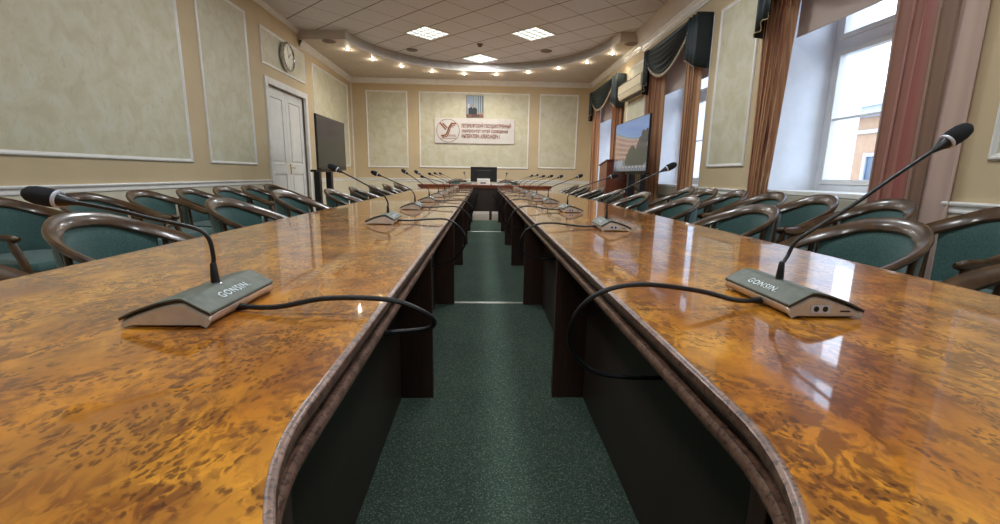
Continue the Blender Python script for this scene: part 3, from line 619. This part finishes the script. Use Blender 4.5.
for i, y_ in enumerate([2.00, 2.64, 3.21, 3.76, 4.31, 4.85, 5.38]):
    put(2.50-CH, y_, PI+rk.uniform(-.06, .06), 'green armchair in the row under the windows, %s' % ords[i], 'green armchairs under the windows', 1.11, .88)
put(-.66, 11.72, -PI/2, 'green armchair behind the head table, left of the monitor', 'green armchairs behind the head table', 1.09)
put(.66, 11.72, -PI/2, 'green armchair behind the head table, right of the monitor', 'green armchairs behind the head table', 1.09)

# ------------------------------------------------------------------ head table items
t = thing('computer_monitor', 'black computer monitor standing on the head table', 'monitor', (.015, 10.93, .805))
mesh_obj('screen_housing', bx(((-.315, -.02, .07), (.315, .015, .42))), 'black', t, bevel=.006); mesh_obj('rear_bulge', bx(((-.18, -.045, .12), (.18, -.018, .34))), 'black', t, bevel=.012)
mesh_obj('stand', bx(((-.035, -.04, .006), (.035, -.018, .2)), ((-.12, -.10, 0), (.12, .08, .008))), 'black', t, bevel=.003)
t = thing('desktop_printer', 'small white box-shaped printer with dark slot in front of the monitor', 'printer', (.01, 10.74, .805))
mesh_obj('body', bx(((-.15, -.09, 0), (.15, .06, .145))), 'paper_sheet', t, bevel=.01); mesh_obj('paper_slot', bx(((-.07, -.096, .035), (.06, -.088, .06))), 'black', t, bevel=.002)
for x, y_, w_, lab in ((.36, 10.68, .28, 'stack of white paper on the head table, right of the printer'), (-.95, 10.8, .26, 'stack of white paper near the left end of the head table')):
    bm = bmesh.new()
    for j in range(5): d = rk.uniform(-.006, .006); box(bm, (x-w_/2+d, y_-.1+d, .805+j*.006), (x+w_/2+d, y_+.1+d, .805+j*.006+.0055))
    tag(mesh_obj('paper_stack', bm, 'paper_sheet'), lab, 'paper')

# ------------------------------------------------------------------ televisions and stands
def colour_grid(name, w, h, nx, ny, fn, mat, parent, fmap):
    bm = bmesh.new(); cl = bm.loops.layers.color.new('Picture') if False else bm.loops.layers.float_color.new('Picture')
    V = [[bm.verts.new(fmap(-w/2+w*i/nx, -h/2+h*j/ny)) for i in range(nx+1)] for j in range(ny+1)]
    for j in range(ny):
        for i in range(nx):
            f = bm.faces.new((V[j][i], V[j][i+1], V[j+1][i+1], V[j+1][i])); c = srgb(*fn((i+.5)/nx, (j+.5)/ny))
            for lp in f.loops: lp[cl] = c
    me = bpy.data.meshes.new(name); bm.to_mesh(me); bm.free(); me.materials.append(M[mat]); o = bpy.data.objects.new(name, me); COL.objects.link(o); o.parent = parent; return o
tr = random.Random(11)
crown = [(.50, .30, .09), (.58, .38, .10), (.66, .30, .1), (.46, .2, .08), (.55, .15, .12), (.70, .16, .1), (.78, .36, .12), (.86, .50, .13), (.92, .62, .12), (.85, .25, .15), (.95, .35, .12), (.75, .12, .12)]
def tvpic(u, v):
    if v < .055: return (60, 72, 92) if (int(u*60) % 3) else (150, 160, 175)
    if .055 <= v < .10: return (128, 130, 138) if (int(u*48) % 5) else (196, 198, 205)
    for a, b, r in crown:
        if ((u-a)/r)**2+((v-b)/(r*1.15))**2 < 1+.25*math.sin(40*u+33*v): return (34, 44, 46) if math.sin(70*u)*math.sin(55*v) < .3 else (46, 58, 58)
    top = .80-.20*math.sin(u*PI*.62)-(.0)
    if v > top+.035: 
        q = (v-top)/(1-top+.001); return (int(120-20*q), int(156-16*q), int(206-6*q))
    if v > top: return (98, 130, 140) if int(u*50) % 2 else (130, 156, 160)
    if v > .22:
        d = (top-v)/(top-.2); row = (d*5) % 1; cl = (u*18*(1+.2*u)) % 1
        if .35 < row < .8 and .3 < cl < .68: return (96, 84, 92)
        return (176, 138, 122) if row > .12 else (196, 170, 156)
    if u < .3 and v < .24: return (150, 160, 176)
    return (112, 112, 116)
def tv(x, y0, y1, z0, z1, face, label, lit):
    yc, zc = (y0+y1)/2, (z0+z1)/2
    t = thing('television', label, 'television', (x, yc, z0)); w, h = y1-y0, z1-z0
    mesh_obj('housing', bx(((face*.03-.016-face*.016, -w/2, 0), (face*.03+.016-face*.016, w/2, h))), 'black', t, bevel=.004)
    mesh_obj('rear_cover', bx(((-face*.07 if face > 0 else .03, -w*.3, h*.15), (-.03 if face > 0 else .07, w*.3, h*.7))), 'black', t, bevel=.01)
    if lit: colour_grid('screen', w-.024, h-.03, 120, 68, tvpic, 'tvpic', t, lambda a, b: (face*.0315, -a*1, b+h/2+.004) if face < 0 else (face*.0315, a, b+h/2+.004))
    else: mesh_obj('screen', bx(((.029, -w/2+.012, .018), (.0315, w/2-.012, h-.012))), 'screen', t)
def tvstand(x, y, face, label, z1):
    t = thing('television_stand', label, 'stand', (x, y, 0 if x > 2.3 else .0))
    for dy in (-.27, .27): mesh_obj('column', bx(((-.05, dy-.055, .04), (.04, dy+.055, z1))), 'black', t, bevel=.012)
    mesh_obj('base', bx(((-.14, -.42, .0122), (.22, .42, .04))), 'black', t, bevel=.01)
    mesh_obj('cross_bar', bx(((-.045, -.45, z1-.035), (.035, .45, z1))), 'black', t, bevel=.004)
    mesh_obj('mounting_bracket', bx(((-.02, -.2, z1), (.02, -.16, z1+.5)), ((-.02, .16, z1), (.02, .2, z1+.5))), 'black', t)
    for a, b in ((-.1, -.38), (.18, -.38), (-.1, .38), (.18, .38)):
        bm = bmesh.new(); lathe(bm, [(.018, 0), (.022, .006), (.018, .0122)], 'z', 12, (a, b, 0)); mesh_obj('foot', bm, 'rubber', t)
tv(-2.5, 6.98, 8.36, 1.08, 1.895, 1, 'large dark switched-off television beside the white double door', False)
tvstand(-2.55, 7.42, 1, 'black two-column floor stand under the switched-off television', 1.08)
tv(2.30, 6.30, 7.88, 1.12, 1.91, -1, 'lit television showing a curved building, trees and blue sky', True)
tvstand(2.37, 6.97, -1, 'black two-column floor stand under the lit television', 1.12)
# lectern
t = thing('lectern', 'tall red-brown wooden lectern behind the lit television', 'lectern', (2.45, 8.25, 0))
bm = bmesh.new(); A = [(-.27, -.25), (.27, -.25), (.27, .25), (-.27, .25)]
extrude_poly(bm, [(-.25, 0), (.25, 0), (.25, 1.24), (-.25, 1.32)], lambda a, b, h: (h, a, b), -.27, .25); mesh_obj('body', bm, 'red_wood', t, bevel=.004)
bm = bmesh.new(); extrude_poly(bm, [(-.28, 1.325), (.27, 1.243), (.27, 1.263), (-.28, 1.345)], lambda a, b, h: (h, a, b), -.29, .27); mesh_obj('slanted_top', bm, 'red_wood', t, bevel=.003)
mesh_obj('plinth', bx(((-.285, -.265, 0), (.265, .265, .07))), 'dark_wood', t)

# ------------------------------------------------------------------ sign, portrait, clock
t = thing('wall_sign', 'white sign board with brown Cyrillic lettering and a round winged emblem', 'sign', (-.235, YB, 2.155))
mesh_obj('board', bx(((-1.04, -.035, -.315), (1.04, -.008, .315))), 'signboard', t, bevel=.003)
TX = Matrix(((1, 0, 0), (0, 0, -1), (0, 1, 0))).to_4x4()
for body, z, w_, h_ in (('ПЕТЕРБУРГСКИЙ ГОСУДАРСТВЕННЫЙ', .137, 1.29, .128), ('УНИВЕРСИТЕТ ПУТЕЙ СООБЩЕНИЯ', .0, 1.21, .102), ('ИМПЕРАТОРА АЛЕКСАНДРА I', -.137, 1.0, .112)):
    x = -.338+w_/2; text_obj('lettering', body, w_, h_*1.12, 'brownletter', t, Matrix.Translation((x, -.0355, z)) @ TX, .004, .045, 1.1)
fm = lambda a, b, h: (a-.69, -.0355-h, b)
bm = bmesh.new(); cir = [(.30*math.cos(2*PI*j/48), .295*math.sin(2*PI*j/48)) for j in range(48)]
sweep(bm, cir, [(0, 0), (0, .004), (.012, .004), (.012, 0)], fm, closed=True, side=1)
q_ = .00272
for pts_, wd in (([(95, 315), (125, 345), (152, 376)], 14), ([(120, 315), (145, 340), (165, 360)], 12), ([(250, 318), (205, 318), (180, 355), (168, 395), (150, 425), (105, 434)], 14), ([(240, 334), (208, 334), (192, 362), (182, 398), (160, 440), (118, 446)], 9), ([(226, 350), (206, 350)], 7), ([(100, 456), (248, 456)], 4)):
    c_ = [((a-172)*q_, -(b-385)*q_) for a, b in pts_]
    sweep(bm, c_, [(-wd*q_/2, 0), (-wd*q_/2, .004), (wd*q_/2, .004), (wd*q_/2, 0)], fm)
mesh_obj('emblem', bm, 'brownletter', t)
text_obj('emblem_lettering', 'ПГУПС', .20, .055, 'brownletter', t, Matrix.Translation((-.70+.115, -.0355, -.125)) @ TX, .004, .02)
def pic(u, v):
    if v < .13: return (92, 60, 52) if math.sin(9*u) < .6 else (130, 84, 66)
    if v < .22 and u > .62: return (176, 150, 140) if (int(u*30) % 3) else (92, 88, 88)
    if ((u-.37)/.085)**2+((v-.545)/.055)**2 < 1: return (176, 128, 96)
    if abs(u-.37) < .02+.24*min(1, max(0, (.50-v)/.10)) and v < .50: 
        return (222, 222, 226) if abs(u-.38) < .014 and v > .42 else (24, 28, 34)
    if abs(u-.12) < .05 and .45 < v < .62: return (196, 188, 190)
    if u > .4: return (150, 164, 168) if (int(u*22) % 3) else (84, 94, 98)
    return (134, 148, 168)
t = thing('framed_photo', 'upright photo of a dark-suited person above the white sign board', 'picture', (-.23, YB, 2.77))
mesh_obj('frame', bx(((-.225, -.028, -.275), (.225, -.006, -.262)), ((-.225, -.028, .262), (.225, -.006, .275)), ((-.225, -.028, -.262), (-.213, -.006, .262)), ((.213, -.028, -.262), (.225, -.006, .262)), ((-.213, -.02, -.262), (.213, -.006, .262))), 'grille', t)
colour_grid('print', .424, .522, 60, 74, pic, 'print', t, lambda a, b: (a, -.0215, b))

t = thing('wall_clock', 'round silver wall clock on the wall panel above the white door', 'clock', (XL, 8.30, 2.96))
bm = bmesh.new(); lathe(bm, [(.20, .006), (.225, .012), (.24, .05), (.235, .075), (.22, .085), (.205, .078), (.20, .06), (.19, .06)], 'x', 48); mesh_obj('rim', bm, 'chrome', t, smooth=True)
bm = bmesh.new(); lathe(bm, [(.20, .055), (.20, .062), (.01, .0625)], 'x', 40); mesh_obj('dial', bm, 'dial', t)
bm = bmesh.new()
for j in range(12):
    a = j*PI/6; R = Matrix.Rotation(a, 4, 'X'); l = .035 if j % 3 == 0 else .022
    vs = [R @ Vector((x, y_, z)) for x in (.063, .065) for (y_, z) in ((-.005, .185), (.005, .185), (.005, .185-l), (-.005, .185-l))]
    vv = [bm.verts.new(v) for v in vs]; bm.faces.new(vv[:4]); bm.faces.new(vv[4:]); [bm.faces.new((vv[q], vv[(q+1) % 4], vv[4+(q+1) % 4], vv[4+q])) for q in range(4)]
mesh_obj('hour_marks', bm, 'black', t)
for nm, a, l, wd in (('minute_hand', .25, .15, .004), ('hour_hand', -.95, .10, .006)):
    R = Matrix.Rotation(a, 4, 'X'); bm = bmesh.new(); box(bm, (.066, -wd, -.02), (.069, wd, l)); bmesh.ops.transform(bm, matrix=R, verts=bm.verts); mesh_obj(nm, bm, 'black', t)

# ------------------------------------------------------------------ window dressing
def curtain(y0, y1, z0, z1, x, folds, mat, label, amp=.045, yb=None):
    bm = bmesh.new(); NX, NZ = folds*12, 16; rr = random.Random(int(y0*100)); ph = [rr.uniform(-.5, .5) for _ in range(folds+2)]; G = []
    for j in range(NZ+1):
        v = j/NZ; z = z0+(z1-z0)*v; row = []
        for i in range(NX+1):
            u = i/NX; q = u*folds; q0, q1 = yb or (y0, y1); e_ = min(1, max(0, (z-.9)/2.0)); A_, B_ = q0+(y0-q0)*e_, q1+(y1-q1)*e_
            yy = A_+(B_-A_)*u; f0 = int(q) % (folds+1)
            am = amp*(1+.3*ph[f0]); dx = am*math.sin(2*PI*(q+.10*math.sin(3*v+ph[f0]*4)))+.012*math.sin(7*u+4*v)
            row.append(bm.verts.new((x+dx, yy+.012*math.sin(2*PI*q*2+v*2), z)))
        G.append(row)
    for j in range(NZ):
        for i in range(NX): bm.faces.new((G[j][i], G[j][i+1], G[j+1][i+1], G[j+1][i]))
    o = mesh_obj('curtain', bm, mat, smooth=True); sm = o.modifiers.new('Solidify', 'SOLIDIFY'); sm.thickness = .004
    return tag(o, label, 'curtain', 'floor-length window curtains')
cur = [(2.70, 3.10, 'curtain_rose', 4, 'rose and beige curtain at the right of the nearest visible window'), (4.10, 4.58, 'curtain', 6, 'striped gold-brown curtain at the far side of the nearest visible window'),
       (5.87, 6.25, 'curtain', 6, 'striped brown curtain at the near side of the middle window'), (7.02, 7.72, 'curtain', 7, 'striped red-brown curtain right of the lit television, far side of the middle window'),
       (9.21, 9.72, 'curtain', 7, 'striped gold curtain at the near side of the farthest window, behind the lectern'), (10.85, 11.45, 'curtain', 7, 'striped brown curtain next to the back wall'),
       (-.6, -.15, 'curtain', 5, 'striped curtain at the near side of the window beside the camera'), (1.0, 1.45, 'curtain', 5, 'striped curtain at the far side of the window beside the camera')]
for a, b, mt, nf, lab in cur: curtain(a*1.016, b*1.016, .012, 3.0, 2.752, nf, mt, lab, .030, (4.36, 4.62) if a == 4.10 else None)
curtain(2.60, 2.80, .012, 3.0, 2.79, 1, 'lit_edge', 'narrow strip coloured pale pink as the lit edge of the rose curtain', .02)  # extra pale strip: light on the curtain's edge put into its colour

def valance(y0, y1, label):
    x0 = 2.665; zt = 3.06; w_ = y1-y0
    t = thing('valance', label, 'valance', (XR, (y0+y1)/2, zt)); yc = (y0+y1)/2
    L = lambda x, y_, z: (x-XR, y_-yc, z-zt)
    mesh_obj('pelmet_board', bx((L(x0+.02, y0+.01, zt-.02), L(XR-.001, y1-.01, zt))), 'val', t)
    # swag: drape between the two tails
    ys0, ys1 = y0+w_*.13, y1-w_*.02; bm = bmesh.new(); NU, NV = 44, 40; G = []; bot = []
    for i in range(NU+1):
        u = i/NU; yy = ys0+(ys1-ys0)*u; sk = u**1.1; dep = .12+.37*(math.sin(PI*sk)**.8 if 0 < sk < 1 else 0); row = []
        for j in range(NV+1):
            v = j/NV; fold = math.sin(v*PI*13)*.017*(.25+.75*math.sin(PI*u)**.5 if 0 < u < 1 else .25)*min(1, v*5)
            row.append(bm.verts.new(L(x0-.015-fold-.055*math.sin(PI*v)*math.sin(PI*min(1, max(0, u))), yy, zt-dep*v)))
        G.append(row); bot.append(Vector(row[-1].co))
    for i in range(NU):
        for j in range(NV): bm.faces.new((G[i][j], G[i+1][j], G[i+1][j+1], G[i][j+1]))
    o = mesh_obj('swag', bm, 'val', t, smooth=True); sm = o.modifiers.new('Solidify', 'SOLIDIFY'); sm.thickness = .004
    bm = bmesh.new()
    for a, b in zip(bot, bot[1:]):
        for q in range(2):
            p = a.lerp(b, q/2); l = .035+.006*math.sin(97*p.y); tube(bm, [p+Vector((0, 0, .012)), p-Vector((0, 0, l))], [.006, .008], 5)
    tube(bm, [p+Vector((-.004, 0, .01)) for p in bot], .007, 6); mesh_obj('fringe', bm, 'fringe', t)
    # tails
    def tail(ya, yb, za, zb, nf, ret):
        bm = bmesh.new(); N_ = nf*10; A = []
        pts = []
        for i in range(N_+1):
            u = i/N_; yy = ya+(yb-ya)*u; xx = x0-.03-.018*math.sin(2*PI*nf*u); pts.append((xx, yy, za+(zb-za)*u+.012*math.sin(2*PI*nf*u)))
        if ret: pts = [(XR-.005, ya-.0, za-.01), (XR-.07, ya, za-.01), (x0-.0, ya, za)]+pts
        for p in pts: A.append([bm.verts.new(L(p[0], p[1], zt+(p[2]-zt)*v)) for v in (0, .35, .7, 1)])
        for a, b in zip(A, A[1:]):
            for j in range(3): bm.faces.new((a[j], b[j], b[j+1], a[j+1]))
        o = mesh_obj('tail', bm, 'val', t, smooth=True); sm = o.modifiers.new('Solidify', 'SOLIDIFY'); sm.thickness = .004
        bm = bmesh.new(); tube(bm, [Vector(L(p[0]-.004, p[1], p[2])) for p in pts[3 if ret else 0:]], .006, 5); mesh_obj('tail_fringe', bm, 'fringe', o)
    tail(y0, y0+w_*.17, 2.42, 2.57, 3, True); tail(y1, y1-w_*.09, 2.40, 2.56, 2, True)
for a, b, lab in ((2.45, 4.62, 'dark green draped valance over the nearest visible window'), (5.90, 7.78, 'dark green swagged valance over the middle window'), (9.32, 11.62, 'dark green swagged valance over the farthest window'), (-.85, 1.6, 'dark green draped valance over the window beside the camera')): valance(a, b, lab)
for (a, b), lab in zip(WINS[1:], ('beige roller blind half lowered in the nearest visible window', 'beige roller blind half lowered in the middle window', 'beige roller blind half lowered in the farthest window')):
    t = thing('roller_blind', lab, 'roller blind', (XR+.04, (a+b)/2, WZ1-.02), 0, 'beige roller blinds'); h = (b-a)/2-.10
    mesh_obj('fabric', bx(((-.002, -h, -.66), (.002, h, -.02))), 'blind', t)
    bm = bmesh.new(); tube(bm, [(0, -h, -.02), (0, h, -.02)], .02, 12); mesh_obj('roller', bm, 'white', t, smooth=True)
    mesh_obj('bottom_bar', bx(((-.006, -h, -.672), (.006, h, -.655))), 'blind', t)
for (a, b), lab in zip(WINS[1:], ('grey-beige radiator cover under the nearest visible window', 'grey-beige radiator cover under the middle window', 'grey-beige radiator cover under the farthest window')):
    t = thing('radiator_cover', lab, 'radiator cover', (XR, (a+b)/2, 0), 0, 'radiator covers'); h = (b-a)/2-.005; nb = 4; bw = 2*h/nb; bl = [((-.045, -h, .0), (-.001, h, .10)), ((-.045, -h, .78), (-.001, h, .905))]
    for j in range(nb+1): c = -h+j*bw; bl.append(((-.045, max(-h, c-.045), .10), (-.001, min(h, c+.045), .78)))
    mesh_obj('frame', bx(*bl), 'radcover', t, bevel=.004)
    for j in range(nb): c = -h+(j+.5)*bw; mesh_obj('mesh_panel', bx(((-.03, c-bw/2+.045, .10), (-.02, c+bw/2-.045, .78))), 'radmesh', t)
# air conditioner
t = thing('air_conditioner', 'cream wall-mounted air conditioner between the middle and farthest windows', 'air conditioner', (XR, 8.50, 2.49))
bm = bmesh.new(); extrude_poly(bm, [(-.001, .30), (-.18, .30), (-.215, .27), (-.22, .10), (-.19, .02), (-.15, 0), (-.001, 0)], lambda a, b, h: (a, h, b), -.66, .62); mesh_obj('casing', bm, 'ac', t, bevel=.008)
bm = bmesh.new(); extrude_poly(bm, [(-.217, .095), (-.225, .10), (-.19, .012), (-.18, .018)], lambda a, b, h: (a, h, b), -.60, .56); mesh_obj('louvre_flap', bm, 'ac', t)
mesh_obj('air_slot', bx(((-.175, -.58, -.004), (-.06, .55, .003)), ((-.2235, -.63, .262), (-.2, .6, .266)), ((-.2235, -.63, .104), (-.2, .6, .108))), 'acdark', t)

# ------------------------------------------------------------------ outside
b = thing('building', 'peach-coloured building with white cornice outside the nearest visible window', 'building', (24, 24, -9))
mesh_obj('wall', bx(((-2, -34, 0), (10, 40, 14.6))), 'facade', b)
mesh_obj('cornice', bx(((-2.5, -34.3, 13.6), (10, 40.3, 14.1)), ((-2.8, -34.5, 14.1), (10, 40.5, 14.6)), ((-2.15, -34, 12.7), (-2, 40, 12.9))), 'facade_trim', b)
bm = bmesh.new(); extrude_poly(bm, [(-2.7, 14.6), (10, 14.6), (4, 15.6)], lambda a, c_, h: (a, h, c_), -34.4, 40.4); mesh_obj('roof', bm, 'roof', b)
for j in range(24):
    for z in (9.6, 5.2):
        y_ = -32+j*3; f = mesh_obj('window', bx(((-2.12, y_-.75, z-.15), (-1.98, y_-.55, z+2.0)), ((-2.12, y_+.55, z-.15), (-1.98, y_+.75, z+2.0)), ((-2.12, y_-.55, z-.15), (-1.98, y_+.55, z)), ((-2.12, y_-.55, z+1.8), (-1.98, y_+.55, z+2.0)), ((-2.06, y_-.04, z), (-1.98, y_+.04, z+1.8))), 'facade_trim', b)
        mesh_obj('pane', bx(((-2.02, y_-.55, z), (-1.985, y_+.55, z+1.8))), 'fglass', f)
g = mesh_obj('ground', bx(((XO+.3, -60, -9.3), (90, 120, -9.0))), 'ground'); tag(g, 'snowy pale ground of the street outside the windows', 'ground')

# ------------------------------------------------------------------ light, camera, view
w = bpy.data.worlds.new('World'); S.world = w; w.use_nodes = True; bg = w.node_tree.nodes['Background']
tc = w.node_tree.nodes.new('ShaderNodeTexCoord'); sp = w.node_tree.nodes.new('ShaderNodeSeparateXYZ'); rp_ = w.node_tree.nodes.new('ShaderNodeValToRGB')
w.node_tree.links.new(tc.outputs['Generated'], sp.inputs[0]); w.node_tree.links.new(sp.outputs[2], rp_.inputs[0]); w.node_tree.links.new(rp_.outputs[0], bg.inputs[0])
rp_.color_ramp.elements[0].color = (.68, .81, 1, 1); rp_.color_ramp.elements[1].color = (.55, .73, 1, 1); bg.inputs[1].default_value = 3.5
for i, (a, b_) in enumerate(WINS):
    ld = bpy.data.lights.new('sky_portal', 'AREA'); ld.shape = 'RECTANGLE'; ld.size = b_-a; ld.size_y = WZ1-WZ0; ld.cycles.is_portal = True
    lo = bpy.data.objects.new('sky_portal', ld); COL.objects.link(lo); lo.location = (XO-.02, (a+b_)/2, (WZ0+WZ1)/2); lo.rotation_euler = (PI/2, 0, PI/2)

cam = bpy.data.cameras.new('Camera'); co = bpy.data.objects.new('Camera', cam); COL.objects.link(co); S.camera = co
cam.sensor_fit = 'HORIZONTAL'; cam.sensor_width = 36; cam.lens = 36*447.93/1000; cam.clip_start = .02; cam.clip_end = 300
p, yw, rl = [math.radians(a) for a in (11.032, 2.2936, .93927)]
fw = Vector((math.sin(yw)*math.cos(p), math.cos(yw)*math.cos(p), -math.sin(p))); rt = Vector((math.cos(yw), -math.sin(yw), 0)); up = rt.cross(fw)
r2 = rt*math.cos(rl)+up*math.sin(rl); u2 = up*math.cos(rl)-rt*math.sin(rl)
co.matrix_world = Matrix.Translation((0, 0, 1.05)) @ Matrix((r2, u2, -fw)).transposed().to_4x4()
vs = S.view_settings; vs.view_transform = 'Standard'; vs.look = 'None'; vs.gamma = 1; vs.use_curve_mapping = False; vs.exposure = .42
S.cycles.max_bounces = 8; S.cycles.diffuse_bounces = 5; S.cycles.transparent_max_bounces = 12
